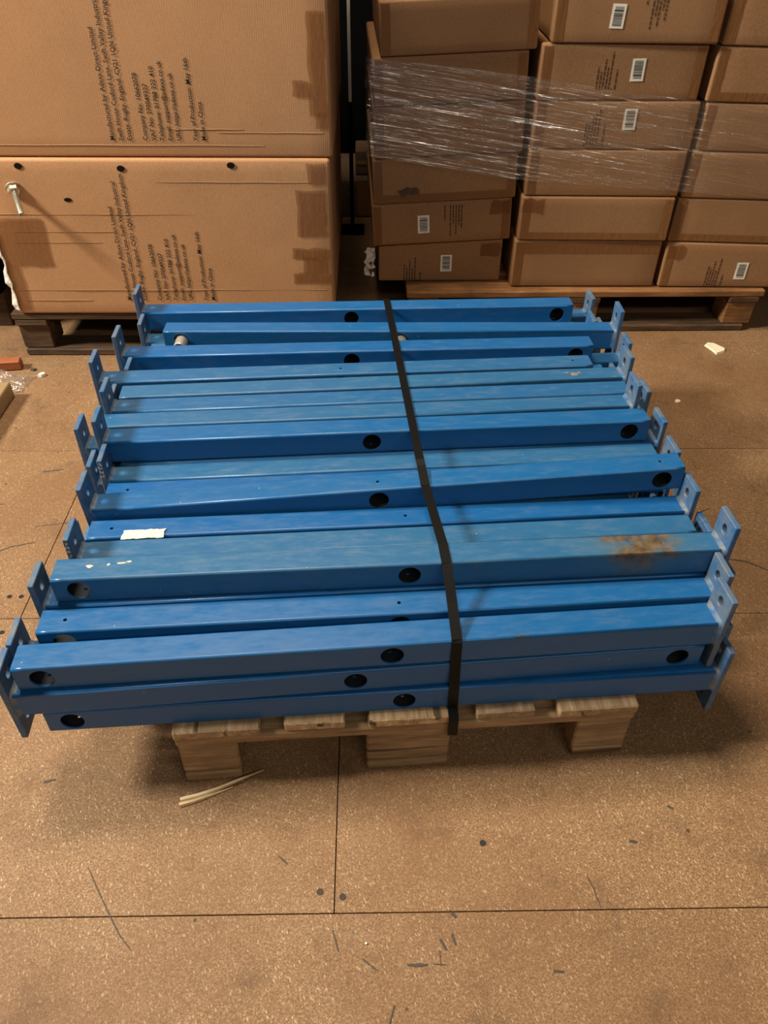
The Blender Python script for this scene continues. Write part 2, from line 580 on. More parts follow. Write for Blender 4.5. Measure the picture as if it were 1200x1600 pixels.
def tube_mesh(name, small_top, hole_side):
    S = {0.0, TL}
    for h in HOLES:
        for k in range(9):
            S.add(round(h - A_ + 2 * A_ * k / 8, 6))
    S = sorted(S)
    bm = bmesh.new()
    # perimeter stations: flats and arcs, start at top -y side
    hw = TW / 2

    def flat_pt(side, t):      # t in -A_..A_
        return {0: (t, hw), 1: (hw, -t), 2: (-t, -hw), 3: (-hw, t)}[side]

    def put(s, yz):
        return bm.verts.new((s, yz[0], yz[1] + hw))

    def quad(a, b, c, d, smooth):
        f = bm.faces.new((a, b, c, d))
        f.smooth = smooth

    for side in range(4):
        R = 0.0185 if side == hole_side else 0.0 if side in (1, 3) else (0.0032 if (side == 0) == small_top else 0.0)
        lo = [put(s, flat_pt(side, -A_)) for s in S]
        hi = [put(s, flat_pt(side, A_)) for s in S]
        for i in range(len(S) - 1):
            mid = (S[i] + S[i + 1]) / 2
            if R and any(abs(mid - h) < A_ for h in HOLES):
                continue
            quad(lo[i], lo[i + 1], hi[i + 1], hi[i], False)
        if R:
            for h in HOLES:
                idx = [i for i, s in enumerate(S) if abs(s - h) < A_ + 1e-5]
                ring = [(lo[i], S[i], -A_) for i in idx]
                e1 = [(None, h + A_, -A_ + 2 * A_ * k / 8) for k in range(1, 8)]
                ring += e1 + [(hi[i], S[i], A_) for i in reversed(idx)]
                ring += [(None, h - A_, A_ - 2 * A_ * k / 8) for k in range(1, 8)]
                outer, inner = [], []
                for v, s, t in ring:
                    outer.append(v or put(s, flat_pt(side, t)))
                    an = math.atan2(t, s - h)
                    inner.append(put(h + R * cos(an), flat_pt(side, R * sin(an))))
                n = len(ring)
                for i in range(n):
                    j = (i + 1) % n
                    quad(outer[i], outer[j], inner[j], inner[i], False)
        # arc after this flat
        c0 = {0: (A_, A_), 1: (A_, -A_), 2: (-A_, -A_), 3: (-A_, A_)}[side]
        st = {0: pi / 2, 1: 0, 2: -pi / 2, 3: -pi}[side]
        cols = []
        for k in range(4):
            an = st - (pi / 2) * k / 3
            cols.append([put(s, (c0[0] + RC * cos(an), c0[1] + RC * sin(an))) for s in S])
        for k in range(3):
            for i in range(len(S) - 1):
                quad(cols[k][i], cols[k][i + 1], cols[k + 1][i + 1], cols[k + 1][i], True)
    bmesh.ops.remove_doubles(bm, verts=bm.verts[:], dist=1e-5)
    # side edges of hole cells at h +- A_ meet plain quads: split those end edges cleanly
    m = bpy.data.meshes.new(name)
    bm.to_mesh(m)
    bm.free()
    return m


def plate_mesh():
    W2, H2, R, zc = 0.029, 0.077, 0.0078, 0.051
    bm = bmesh.new()

    def P(y, z):
        return bm.verts.new((0, y, z))
    for sgn in (1, -1):
        cy, cz, a, b = 0, sgn * zc, W2, H2 - zc
        ring = []
        for k in range(6):
            ring.append((-a + 2 * a * k / 6, -b))
        for k in range(6):
            ring.append((a, -b + 2 * b * k / 6))
        for k in range(6):
            ring.append((a - 2 * a * k / 6, b))
        for k in range(6):
            ring.append((-a, b - 2 * b * k / 6))
        o = [P(cy + y, cz + z) for y, z in ring]
        q = []
        for y, z in ring:
            an = math.atan2(z / b, y / a)
            q.append(P(cy + R * cos(an), cz + R * 1.15 * sin(an)))
        for i in range(24):
            j = (i + 1) % 24
            bm.faces.new((o[i], o[j], q[j], q[i]))
    zs = (-(2 * zc - H2), 2 * zc - H2)
    ys = [-W2 + 2 * W2 * k / 6 for k in range(7)]
    for k in range(6):
        bm.faces.new((P(ys[k], zs[0]), P(ys[k + 1], zs[0]), P(ys[k + 1], zs[1]), P(ys[k], zs[1])))
    bmesh.ops.remove_doubles(bm, verts=bm.verts[:], dist=1e-5)
    m = bpy.data.meshes.new('end_plate')
    bm.to_mesh(m)
    bm.free()
    return m


def weld_mesh():
    vs_, fs = [], []
    n = 40
    for r in range(4):
        t = r / 3
        for i in range(n):
            an = 2 * pi * i / n
            sq = 1 / max(abs(cos(an)), abs(sin(an)))
            rad = (0.0251 + 0.0032 * t ** 1.6) * min(sq, 1.30) + (0.0007 * math.sin(i * 4.7) if 0 < r < 3 else 0)
            vs_.append((-0.008 + 0.008 * t, rad * cos(an), rad * sin(an)))
    for r in range(3):
        for i in range(n):
            j = (i + 1) % n
            fs.append((r * n + i, r * n + j, (r + 1) * n + j, (r + 1) * n + i))
    return mesh('weld_bead', vs_, fs, True)


TUBES = {(k, e): tube_mesh('tube', k == 'up', 3 if e == 'R' else 1) for k in ('up', 'down') for e in 'LR'}
PLATE, WELD = plate_mesh(), weld_mesh()
TUBE_M = {}


def tube_for(side, end, mat):
    side = (side, end)
    if (side, mat) not in TUBE_M:
        m = TUBES[side].copy()
        m.materials.append(MAT[mat])
        m.materials.append(MAT['tube_inside'])
        TUBE_M[(side, mat)] = m
    return TUBE_M[(side, mat)]


ZT = {1: 0.1955, 2: 0.247, 3: 0.2985, 4: 0.35}


def crossbar(L, R, side, holes, label, mat='blue_paint', anchor=None, group='blue steel crossbars stacked on the pallet', zl=None, zr=None, layer=None):
    """L, R: (x, y) of the front top edge at the left and right; side: which end carries the plate"""
    zl = zl or ZT[layer]
    zr = zr or ZT[layer]
    a, b = Vector((L[0], L[1], zl)), Vector((R[0], R[1], zr))
    d = (b - a).normalized()
    if anchor is None:
        mid = (a + b) / 2
    elif side == 'R':
        mid = a + d * ((anchor - a.x) / d.x) - d * (TL / 2)
    else:
        mid = a + d * ((anchor - a.x) / d.x) + d * (TL / 2)
    n = Vector((-d.y, d.x, 0)).normalized()
    upv = d.cross(n)
    c = mid + n * (TW / 2) - upv * TW
    ax = d if side == 'R' else -d
    ny = n if side == 'R' else -n
    o = empty('steel_crossbar', label, 'crossbar', group=group)
    start = c - ax * (TL / 2)
    m4 = Matrix((ax, ny, upv)).transposed().to_4x4()
    m4.translation = start
    o.matrix_world = m4
    t = link('tube', tube_for(holes, side, mat), None, o)
    sd = t.modifiers.new('wall', 'SOLIDIFY')
    sd.thickness = WALL
    sd.offset = -1
    sd.material_offset = 1
    p = link('end_plate', PLATE, 'blue_plate', o, (TL, 0, TW / 2))
    sd = p.modifiers.new('thickness', 'SOLIDIFY')
    sd.thickness = 0.010
    sd.offset = 1.0
    bv = p.modifiers.new('edge', 'BEVEL')
    bv.width = 0.0012
    bv.segments = 1
    bv.limit_method = 'ANGLE'
    link('weld_bead', WELD, 'weld_grey', o, (TL, 0, TW / 2))
    return o


N = 'blue steel crossbar '
bars = {}
# top layer at the front (third layer of the stack)
bars['B1'] = crossbar((-0.535, 0.724), (0.556, 0.8025), 'R', 'down', N + 'nearest the camera on top, open end at left with round hole', layer=3)
bars['C1'] = crossbar((-0.523, 0.795), (0.573, 0.8605), 'R', 'up', N + 'just behind the nearest top one, small drilled hole near its left end', layer=3)
bars['D2'] = crossbar((-0.526, 0.849), (0.565, 0.914), 'L', 'down', N + 'lying directly under the rust-stained one, end plate at left', anchor=-0.5265, layer=3)
bars['D1'] = crossbar((-0.511, 0.858), (0.582, 0.917), 'R', 'down', N + 'with brown rust stain at its right end', 'blue_paint_rusty', anchor=0.588, layer=4)
bars['E1'] = crossbar((-0.505, 0.956), (0.578, 1.021), 'L', 'down', N + 'directly behind the rust-stained one, stamped plate at left', 'blue_paint_dusty_sheen', anchor=-0.504, layer=3)
bars['E2'] = crossbar((-0.517, 1.0115), (0.579, 1.0765), 'R', 'up', N + 'with the torn white paper scrap lying on it', anchor=0.590, layer=3)
bars['F1'] = crossbar((-0.508, 1.0695), (0.583, 1.1245), 'L', 'up', N + 'lying slanted behind the one with the white scrap, left end sunk', zl=0.315, zr=0.365)
bars['F2'] = crossbar((-0.505, 1.1225), (0.590, 1.197), 'R', 'up', N + 'sunk behind the slanted one, stamped plate at right', anchor=0.592, layer=3)
bars['G1'] = crossbar((-0.514, 1.1757), (0.578, 1.2495), 'L', 'down', N + 'sunk mid-stack, dotted stamp on its left plate edge', 'blue_paint_dusty_sheen', anchor=-0.506, layer=3)
# raised rows (fourth layer)
bars['H1'] = crossbar((-0.514, 1.2330), (0.573, 1.3030), 'L', 'down', N + 'mid-stack with full round hole at open right end', anchor=-0.520, layer=4)
bars['I1'] = crossbar((-0.541, 1.2855), (0.547, 1.3575), 'R', 'down', N + 'first behind the one with the full right-end hole', 'blue_paint_dusty_sheen', layer=4)
bars['I2'] = crossbar((-0.530, 1.3410), (0.558, 1.4125), 'L', 'down', N + 'second behind the one with the full right-end hole', 'blue_paint_dusty_sheen', layer=4)
bars['I3'] = crossbar((-0.530, 1.3965), (0.566, 1.474), 'R', 'down', N + 'with a peeled grey paint patch near its right end', 'blue_paint_dusty_sheen', layer=4)
bars['I4'] = crossbar((-0.588, 1.458), (0.507, 1.529), 'L', 'up', N + 'just behind the one with the peeled patch, plate sticking out left', 'blue_paint_dusty_sheen', layer=4)
bars['J1'] = crossbar((-0.568, 1.5715), (0.530, 1.621), 'L', 'down', N + 'third from the back on top, open black right end', layer=4)
bars['K1'] = crossbar((-0.494, 1.6935), (0.597, 1.6945), 'R', 'down', N + 'with two galvanised pins in its side holes', layer=4)
bars['L1'] = crossbar((-0.571, 1.7925), (0.525, 1.835), 'L', 'down', N + 'farthest back on top, nearest the cardboard boxes', layer=4)
# front face of the stack, lower two
bars['B2'] = crossbar((-0.5355, 0.7150), (0.5545, 0.8030), 'L', 'down', N + 'middle of the three on the front face, plate at left', layer=2, anchor=-0.548)
bars['B3'] = crossbar((-0.5219, 0.7195), (0.5756, 0.7881), 'R', 'down', N + 'lowest on the front face, plate hanging over the floor at right', layer=1, anchor=0.578)
# third-layer bars half hidden under the raised rows
G3 = 'blue steel crossbars half hidden under the raised rows'
for key, l, r, sd, an, lab in (
        ('H2', (-0.498, 1.2290), (0.597, 1.3010), 'R', 0.597, 'under the one with the full right-end hole, plate at right'),
        ('I5', (-0.575, 1.2832), (0.515, 1.3537), 'L', -0.580, 'under the raised rows, its plate outermost at left mid-stack'),
        ('I6', (-0.500, 1.3455), (0.595, 1.4170), 'R', 0.597, 'under the raised rows, plate behind the two right plates'),
        ('I7', (-0.540, 1.400), (0.555, 1.470), 'L', -0.542, 'under the peeled-patch bar, pale plate edge at left'),
        ('I8', (-0.540, 1.5155), (0.555, 1.578), 'L', -0.536, 'in the gap in front of the third from back, plate at left'),
        ('J2', (-0.482, 1.583), (0.613, 1.635), 'R', 0.613, 'under the third from back, brown-dusted plate at right'),
        ('J3', (-0.530, 1.683), (0.560, 1.7505), 'R', 0.556, 'under the one with the galvanised pins, open at left'),
        ('K2', (-0.556, 1.7345), (0.535, 1.804), 'L', -0.556, 'in the gap in front of the farthest one, plate at left'),
        ('L2', (-0.515, 1.830), (0.580, 1.876), 'R', 0.580, 'under the farthest one, plate at its right')):
    bars[key] = crossbar(l, r, sd, 'down', N + lab, 'blue_paint_dusty_sheen', an, G3, layer=3)
# second layer, mostly hidden; ends show between the plates above
HID = 'blue steel crossbar buried in the second layer under the others'
BOT = 'blue steel crossbar of the bottom layer resting on the pallet boards'
G2, G1 = 'buried crossbars of the second layer', 'crossbars of the bottom layer'
for y, dy, sd, an, lab in ((0.777, 0.0795, 'L', -0.55, N + 'of second layer with plate showing behind the front left corner'),
                           (0.955, 0.066, 'R', 0.61, N + 'of second layer, low plate at right behind the rust-stained one'),
                           (1.230, 0.068, 'L', -0.553, N + 'of second layer, low plate left of the dotted stamped plate'),
                           (1.528, 0.05, 'R', 0.578, N + 'of second layer, pale plate edge beside the open black right end'),
                           (1.678, 0.06, 'L', -0.6, N + 'of second layer, low plate at left near the galvanised pins'),
                           (1.782, 0.036, 'R', 0.602, N + 'of second layer, low plate at right by the farthest one'),
                           (0.846, 0.068, 'R', 0.61, N + 'of second layer, low plate at right corner under the rust-stained one'),
                           (1.010, 0.068, 'L', -0.528, HID), (1.062, 0.068, 'R', 0.61, HID), (1.288, 0.068, 'R', 0.58, HID), (1.402, 0.068, 'R', 0.61, HID),
                           (1.456, 0.068, 'L', -0.515, HID), (1.578, 0.058, 'L', -0.528, HID), (1.832, 0.058, 'L', -0.528, HID)):
    crossbar((-0.53, y), (0.56, y + dy), sd, 'down', lab, 'blue_paint_dusty_sheen', an, G2, layer=2)
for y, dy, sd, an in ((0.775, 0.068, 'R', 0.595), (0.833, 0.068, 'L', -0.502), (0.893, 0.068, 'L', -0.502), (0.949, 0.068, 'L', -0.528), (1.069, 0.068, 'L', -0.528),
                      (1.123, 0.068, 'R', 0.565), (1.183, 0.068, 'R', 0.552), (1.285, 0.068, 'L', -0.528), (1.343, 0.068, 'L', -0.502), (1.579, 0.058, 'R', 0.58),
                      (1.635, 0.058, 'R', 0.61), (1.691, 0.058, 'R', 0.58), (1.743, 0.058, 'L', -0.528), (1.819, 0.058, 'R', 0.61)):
    crossbar((-0.53, y), (0.56, y + dy), sd, 'down', BOT, 'blue_paint_dusty_sheen', an, G1, layer=1)


# stamped marks on the front edges of three plates
def stamp(bar, n, seed, zoff):
    rr = random.Random(seed)
    o = bars[bar]
    sgn = 1 if o.matrix_world.to_3x3().col[1].y < 0 else -1
    vs_, fs = [], []
    for k in range(n):
        z = zoff - k * 0.0095
        for q in range(rr.choice((2, 3))):
            cx, cz = TL + 0.0028 + q * 0.0024, z + rr.uniform(-0.002, 0.002)
            b = len(vs_)
            w_, h_ = 0.0009, rr.choice((0.0012, 0.0028))
            y = sgn * 0.02935
            vs_ += [(cx - w_, y, cz - h_), (cx + w_, y, cz - h_), (cx + w_, y, cz + h_), (cx - w_, y, cz + h_)]
            fs.append((b, b + 1, b + 2, b + 3) if sgn < 0 else (b + 3, b + 2, b + 1, b))
    ch = link('stamped_mark', mesh('stamped_mark', vs_, fs), 'sticker_white' if bar != 'F2' else 'stamp_ink', o)
    ch['label'] = 'short column of stamped marks on the plate edge'


stamp('E1', 5, 1, 0.094)
stamp('G1', 4, 2, 0.094)
stamp('F2', 4, 3, 0.094)


# flaked paint spots
def flake(bar, x, y, r, seed, mat, name='paint_flake'):
    rr = random.Random(seed)
    n = 11
    vs_ = [(x, y, TW + 0.0004)] + [(x + r[0] * rr.uniform(0.5, 1.2) * cos(2 * pi * i / n), y + r[1] * rr.uniform(0.4, 1.2) * sin(2 * pi * i / n), TW + 0.0003) for i in range(n)]
    link(name, mesh(name, vs_, [(0, 1 + i, 1 + (i + 1) % n) for i in range(n)]), mat, bars[bar])


for i, (x, y, r) in enumerate(((0.056, 0.004, (0.006, 0.004)), (0.086, 0.006, (0.003, 0.003)), (0.107, 0.008, (0.010, 0.0022)), (0.118, 0.011, (0.005, 0.002)))):
    flake('D1', x, y, r, i, 'paint_chip')
for i, (x, y, r) in enumerate(((0.985, -0.002, (0.010, 0.009)), (0.998, 0.004, (0.006, 0.005)), (0.972, 0.006, (0.006, 0.004)))):
    flake('I3', x, y, r, 20 + i, 'peel_grey')
flake('B1', 0.775, -0.022, (0.018, 0.002), 31, 'scuff')


# galvanised pins in the side holes of one crossbar
def lathe(name, prof, n=20, smooth=True):
    vs_, fs = [], []
    for x, r in prof:
        for i in range(n):
            a = 2 * pi * i / n
            vs_.append((r * cos(a), x, r * sin(a)))
    for k in range(len(prof) - 1):
        for i in range(n):
            j = (i + 1) % n
            fs.append((k * n + i, k * n + j, (k + 1) * n + j, (k + 1) * n + i))
    fs.append(tuple(range(n)))
    fs.append(tuple(reversed(range((len(prof) - 1) * n, len(prof) * n))))
    m = mesh(name, vs_, fs, smooth)
    return m


pin = lathe('locking_pin', [(-0.037, 0.0132), (-0.036, 0.0142), (-0.031, 0.0148), (-0.010, 0.0150), (0.03, 0.0150)])
for nm, px, lab in (('a', -0.494 + 0.040, 'galvanised pin poking from the left hole of a blue crossbar'), ('b', -0.494 + 0.570, 'galvanised pin poking from the middle hole, beside the black strap')):
    o = link('locking_pin', pin, 'galvanised', None, (px, 1.6945, 0.3235), (0, 0, 0))
    tag(o, lab, 'pin', 'galvanised pins in the holes')

# ------------------------------------------------------------------ black strap
def ribbon(name, pts, width, thick, mat, label, cat):
    """strap along pts (world), width across x"""
    vs_, fs = [], []
    n = len(pts)
    for i, p in enumerate(pts):
        p = Vector(p)
        d = (Vector(pts[min(i + 1, n - 1)]) - Vector(pts[max(i - 1, 0)])).normalized()
        side = Vector((1, 0, 0)) - d * d.x
        side.normalize()
        nn = side.cross(d).normalized()
        if nn.z < -0.2 or (abs(nn.z) <= 0.2 and nn.y > 0):
            nn = -nn
        for sx, sz in ((-1, 0), (1, 0), (1, 1), (-1, 1)):
            vs_.append(p + side * (sx * width / 2) + nn * (sz * thick))
    for i in range(n - 1):
        for k in range(4):
            j = (k + 1) % 4
            fs.append((4 * i + k, 4 * i + j, 4 * i + 4 + j, 4 * i + 4 + k))
    fs += [(3, 2, 1, 0), tuple(4 * (n - 1) + k for k in range(4))]
    me = mesh(name, vs_, fs)
    o = link(name, me, mat)
    bm = bmesh.new()
    bm.from_mesh(me)
    bmesh.ops.recalc_face_normals(bm, faces=bm.faces[:])
    bm.to_mesh(me)
    bm.free()
    tag(o, label, cat)
    return o


def lerp(a, b, n):
    return [tuple(a[i] + (b[i] - a[i]) * k / n for i in range(3)) for k in range(n)]


Z4 = 0.3512
path = [(0.0405, 1.9675, 0.1000), (0.041, 1.966, 0.150), (0.0415, 1.930, 0.235), (0.042, 1.9125, 0.300), (0.0435, 1.8750, 0.3490), (0.044, 1.868, Z4)]
path += lerp((0.046, 1.850, Z4), (0.094, 1.170, 0.3535), 10) + [(0.094, 1.170, 0.3535), (0.0960, 1.155, 0.3505)]
path += [(0.1005, 1.102, 0.3460)]
path += lerp((0.1005, 1.102, 0.3460), (0.120, 0.938, Z4), 3)[1:] + [(0.120, 0.938, Z4), (0.123, 0.892, Z4), (0.1235, 0.887, 0.3488)]
path += [(0.1285, 0.830, 0.3235), (0.1325, 0.774, 0.3010), (0.1330, 0.7705, 0.2965)]
path += [(0.1335, 0.7665, 0.2475), (0.134, 0.7585, 0.1955), (0.1345, 0.7560, 0.150), (0.135, 0.7385, 0.1465), (0.1352, 0.7365, 0.140), (0.1352, 0.7365, 0.1005), (0.1352, 0.7390, 0.0968)]
ribbon('strap', path, 0.0165, 0.0008, 'strap_black', 'flat black plastic strap pulled over the blue crossbars and round the pallet', 'strap')

# torn paper scrap on a crossbar
vs_, fs = [], []
rr = random.Random(4)
nx = 14
z0 = ZT[3] + 0.0008
for i in range(nx + 1):
    x = -0.440 + 0.073 * i / nx
    yy = 1.0085 + (x + 0.44) * 0.06
    for j in range(4):
        vs_.append((x + (rr.uniform(-0.0015, 0.0015) if i in (0, nx) else 0), yy + 0.0235 * j / 3 + rr.uniform(-0.0008, 0.0008), z0 + 0.0012 + rr.uniform(0, 0.0014) - (0.0006 if j in (0, 3) else 0)))
for i in range(nx):
    for j in range(3):
        k = i * 4 + j
        fs.append((k, k + 4, k + 5, k + 1))
o = link('paper_scrap', mesh('paper_scrap', vs_, fs), 'paper_white')
sd = o.modifiers.new('t', 'SOLIDIFY')
sd.thickness = 0.0006
tag(o, 'torn white paper scrap lying on a blue crossbar near the left', 'scrap')

# ------------------------------------------------------------------ cartons
FONT_CACHE = {}


def text_mesh(name, s, size):
    cu = bpy.data.curves.new(name, 'FONT')
    cu.body = s
    cu.size = size
    cu.offset = size * 0.011
    cu.resolution_u = 2
    cu.space_character = 1.06
    o = bpy.data.objects.new(name, cu)
    COL.objects.link(o)
    dg = bpy.context.evaluated_depsgraph_get()
    me = bpy.data.meshes.new_from_object(o.evaluated_get(dg))
    bpy.data.objects.remove(o)
    bpy.data.curves.remove(cu)
    me.name = name
    return me


def carton_body(w_, d_, h_, bulge, bev, seed, cuts=10):
    """cardboard box, local x -w/2..w/2, y 0..d, z 0..h; soft dented faces"""
    bm = bmesh.new()
    bmesh.ops.create_cube(bm, size=1)
    for v in bm.verts:
        v.co = Vector((v.co.x * w_, (v.co.y + 0.5) * d_, (v.co.z + 0.5) * h_))
    bmesh.ops.bevel(bm, geom=bm.edges[:], offset=bev, segments=3, affect='EDGES', profile=0.5)
    big = [f for f in bm.faces if f.calc_area() > 0.2 * min(w_ * h_, d_ * h_)]
    es = list({e for f in big for e in f.edges})
    bmesh.ops.subdivide_edges(bm, edges=es, cuts=cuts, use_grid_fill=True)
    off = Vector((seed * 3.1, seed * 1.7, seed * 0.9))
    for v in bm.verts:
        p = v.co
        fx = 1 - abs(p.x) / (w_ / 2)
        fz = 1 - abs(p.z - h_ / 2) / (h_ / 2)
        fy = 1 - abs(p.y - d_ / 2) / (d_ / 2)
        nz = noise.noise(p * 7 + off)
        if p.y < bev * 0.5:
            p.y += (-0.15 * bulge + 0.15 * bulge * nz) * min(1, fx * 5) * min(1, fz * 4)
        elif abs(p.x) > w_ / 2 - bev * 0.5:
            p.x += (0.8 * bulge * nz) * min(1, fy * 5) * min(1, fz * 4)
        # crushed corners
        if fx < 0.06 and fy > 0.9:
            p.x += 0.4 * bulge * noise.noise(Vector((p.z * 16, seed, 0)))
    m = bpy.data.meshes.new('body')
    bm.to_mesh(m)
    bm.free()
    for p in m.polygons:
        p.use_smooth = True
    return m


def strip(parent, name, x0, x1, z0, z1, mat, proud=0.0022, seed=0, rag=0.0):
    """thin wavy sheet lying on the front face (y = -proud)"""
    rr = random.Random(seed + 99)
    vs_, fs = [], []
    nx, nz = max(2, int((x1 - x0) / 0.02)), max(2, int((z1 - z0) / 0.02))
    for i in range(nx + 1):
        for j in range(nz + 1):
            rx = rr.uniform(-rag, rag) if i in (0, nx) else 0
            rz = rr.uniform(-rag, rag) if j in (0, nz) else 0
            vs_.append((x0 + (x1 - x0) * i / nx + rx, -proud - rr.uniform(0, 0.0005), z0 + (z1 - z0) * j / nz + rz))
    for i in range(nx):
        for j in range(nz):
            k = i * (nz + 1) + j
            fs.append((k, k + nz + 1, k + nz + 2, k + 1))
    return link(name, mesh(name, vs_, fs, True), mat, parent)


def rects(parent, name, rs, mat, y):
    vs_, fs = [], []
    for (x0, x1, z0, z1) in rs:
        b = len(vs_)
        vs_ += [(x0, y, z0), (x1, y, z0), (x1, y, z1), (x0, y, z1)]
        fs.append((b, b + 1, b + 2, b + 3))
    return link(name, mesh(name, vs_, fs), mat, parent)


def barcode(parent, cx, cz, w_=0.037, h_=0.056, flip=False, seed=0):
    rr = random.Random(seed)
    y = -0.0020
    lb = link('barcode_label', boxmesh('barcode_label', -w_ / 2, w_ / 2, -0.0004, 0.0, -h_ / 2, h_ / 2), 'sticker_white', parent, (cx, y, cz), (0, rr.uniform(-0.03, 0.03), 0))
    s = -1 if flip else 1
    rs = []
    z = -h_ * 0.16
    while z < h_ * 0.40:
        t = rr.choice((0.0006, 0.0009, 0.0014))
        rs.append((-w_ * 0.33, w_ * 0.33, z, z + t))
        z += t + rr.choice((0.0006, 0.0009, 0.0013))
    rs.append((-w_ * 0.33, w_ * 0.33, -h_ * 0.25, -h_ * 0.19))
    for k in range(3):
        rs.append((-w_ * 0.30, w_ * 0.34, -h_ * 0.38 + k * 0.0026, -h_ * 0.38 + k * 0.0026 + 0.0012))
    if s < 0:
        rs = [(a, b, -d_, -c_) for a, b, c_, d_ in rs]
    rects(lb, 'bars', rs, 'ink', -0.0007)


def fine_print(parent, cx, z0, lens, flip=False):
    """columns of small sideways printing, shown as broken dark strokes"""
    rr = random.Random(int(cx * 1000) + 3)
    rs = []
    for k, ln in enumerate(lens):
        x = cx + k * 0.0088
        p = 0.0
        while p < ln:
            q = min(ln, p + rr.uniform(0.006, 0.016))
            a, b = (z0 + p, z0 + q) if not flip else (z0 - q, z0 - p)
            rs.append((x, x + 0.0032, a, b))
            p = q + 0.0022
    rects(parent, 'fine_print', rs, 'ink_faded', -0.0016)


# -- two big cartons on the left pallet
BIG = 'big cartons on the left pallet'
low = empty('large_carton', 'large dented cardboard carton with bolt sticking out, resting on pallet at left', 'carton', (-0.589, 2.207, 0.1465), 0.0, BIG)
m = carton_body(0.968, 0.9, 0.450, 0.007, 0.009, 1, 16)
link('body', m, 'card_big', low)
upp = empty('large_carton', 'large smooth cardboard carton on top of the dented one, at left', 'carton', (-0.580, 2.216, 0.5985), 0.0, BIG)
m = carton_body(0.966, 0.9, 0.78, 0.005, 0.008, 2, 16)
link('body', m, 'card_big', upp)
LINES = (("Manufactured by: Adexa Direct Limited", 0), ("Swift House Cosford Lane, Swift Valley Industrial", 1), ("Estate, Rugby, England, CV21 1QN United Kingdom", 2),
         ("Company No: 10662078", 3), ("VAT No: 270049227", 4), ("Telephone: 01788 222 410", 5), ("Email: support@adexa.co.uk", 6), ("URL: https://adexa.co.uk", 7),
         ("Year of Production: May 16th", 8), ("Made in China", 9))
for root, xs, zb, ysurf in ((upp, (-0.676, -0.653, -0.630, -0.588, -0.566, -0.544, -0.522, -0.499, -0.455, -0.433), 0.641, 0),
                            (low, (-0.720, -0.698, -0.674, -0.628, -0.605, -0.580, -0.557, -0.535, -0.489, -0.467), 0.192, 0)):
    for (s, i), x in zip(LINES, xs):
        me = text_mesh('printed_line', s, 0.0172)
        if i == 0:
            wdt = max(v.co.x for v in me.vertices)
            fx = (0.258 if root is upp else 0.278) / wdt
        for v in me.vertices:
            v.co.x *= fx
        o = link('printed_line', me, 'ink', root, (x - root.location.x, -0.0029 if root is low else -0.0024, zb - root.location.z), (pi / 2, -pi / 2, 0))
# big text runs beyond the top of the lower carton only if too long; tapes and creases
for root, items in ((upp, ((0.428, 0.474, 0.105, 0.335, 'tape_clear'), (0.386, 0.430, 0.150, 0.185, 'tape_clear'), (0.440, 0.476, 0.075, 0.11, 'tape_clear'))),
                    (low, ((0.386, 0.470, 0.24, 0.368, 'tape_clear'), (0.366, 0.475, 0.175, 0.205, 'tape_clear'), (0.363, 0.476, 0.100, 0.130, 'tape_clear'), (0.395, 0.47, 0.13, 0.18, 'tape_clear'), (0.42, 0.474, 0.385, 0.44, 'tape_clear'),
                           (-0.478, -0.335, 0.150, 0.290, 'tape_clear'), (-0.478, -0.44, 0.01, 0.15, 'tape_clear')))):
    for k, (x0, x1, z0_, z1_, mt) in enumerate(items):
        strip(root, 'packing_tape', x0, x1, z0_, z1_, mt, 0.0030, k, 0.003)
# pressed creases: raised ridges running across the panel
def crease(root, x0, x1, z, amp=0.0009, name='crease'):
    n = 24
    vs_, fs = [], []
    rr = random.Random(int(z * 999))
    for i in range(n + 1):
        x = x0 + (x1 - x0) * i / n
        zz = z + 0.0004 * math.sin(i * 0.7 + z * 40)
        t = math.sin(pi * i / n) ** 0.5
        for dz, dy in ((-0.004, 0.002), (0, -0.0017 - amp * t), (0.0025, 0.002)):
            vs_.append((x, dy + 0.0, zz + dz))
    for i in range(n):
        for k in range(2):
            a = i * 3 + k
            fs.append((a, a + 3, a + 4, a + 1))
    link(name, mesh(name, vs_, fs, True), 'card_big', root)


for x0, x1, z in ((-0.470, 0.10, 0.302), (-0.43, -0.14, 0.253), (-0.43, -0.18, 0.222), (-0.47, 0.46, 0.078), (-0.45, -0.25, 0.045), (0.0, 0.43, 0.39), (-0.3, 0.1, 0.075)):
    crease(low, x0, x1, z)
for x0, x1, z in ((0.18, 0.46, 0.062), (-0.48, 0.30, 0.030), (0.05, 0.25, 0.070)):
    crease(upp, x0, x1, z, 0.0006)
# dark punched holes in the lower carton
hole = disc('punched_hole', 0.011, 0.0006, 12)
for x, z in ((-0.948, 0.578), (-0.374, 0.581), (-0.673, 0.572), (-0.837, 0.489)):
    o = link('punched_hole', hole, 'gap_dark', low, (x - low.location.x, -0.0022, z - low.location.z), (pi / 2, 0, 0))
    o.scale = (1, 0.75 if z > 0.5 else 0.5, 1)
# pale torn left edge
vs_, fs = [], []
rr = random.Random(12)
for i in range(15):
    z = 0.01 + 0.24 * i / 14
    wv = 0.012 + 0.006 * math.sin(i * 1.3) + rr.uniform(-0.003, 0.003)
    vs_ += [(-0.484 - wv, 0.010 + rr.uniform(-0.004, 0.004), z), (-0.480 + rr.uniform(0, 0.006), -0.006, z + 0.004)]
    if i:
        k = 2 * i
        fs.append((k - 2, k - 1, k + 1, k))
o = link('torn_edge', mesh('torn_edge', vs_, fs), 'torn_white', low)
o.modifiers.new('t', 'SOLIDIFY').thickness = 0.003
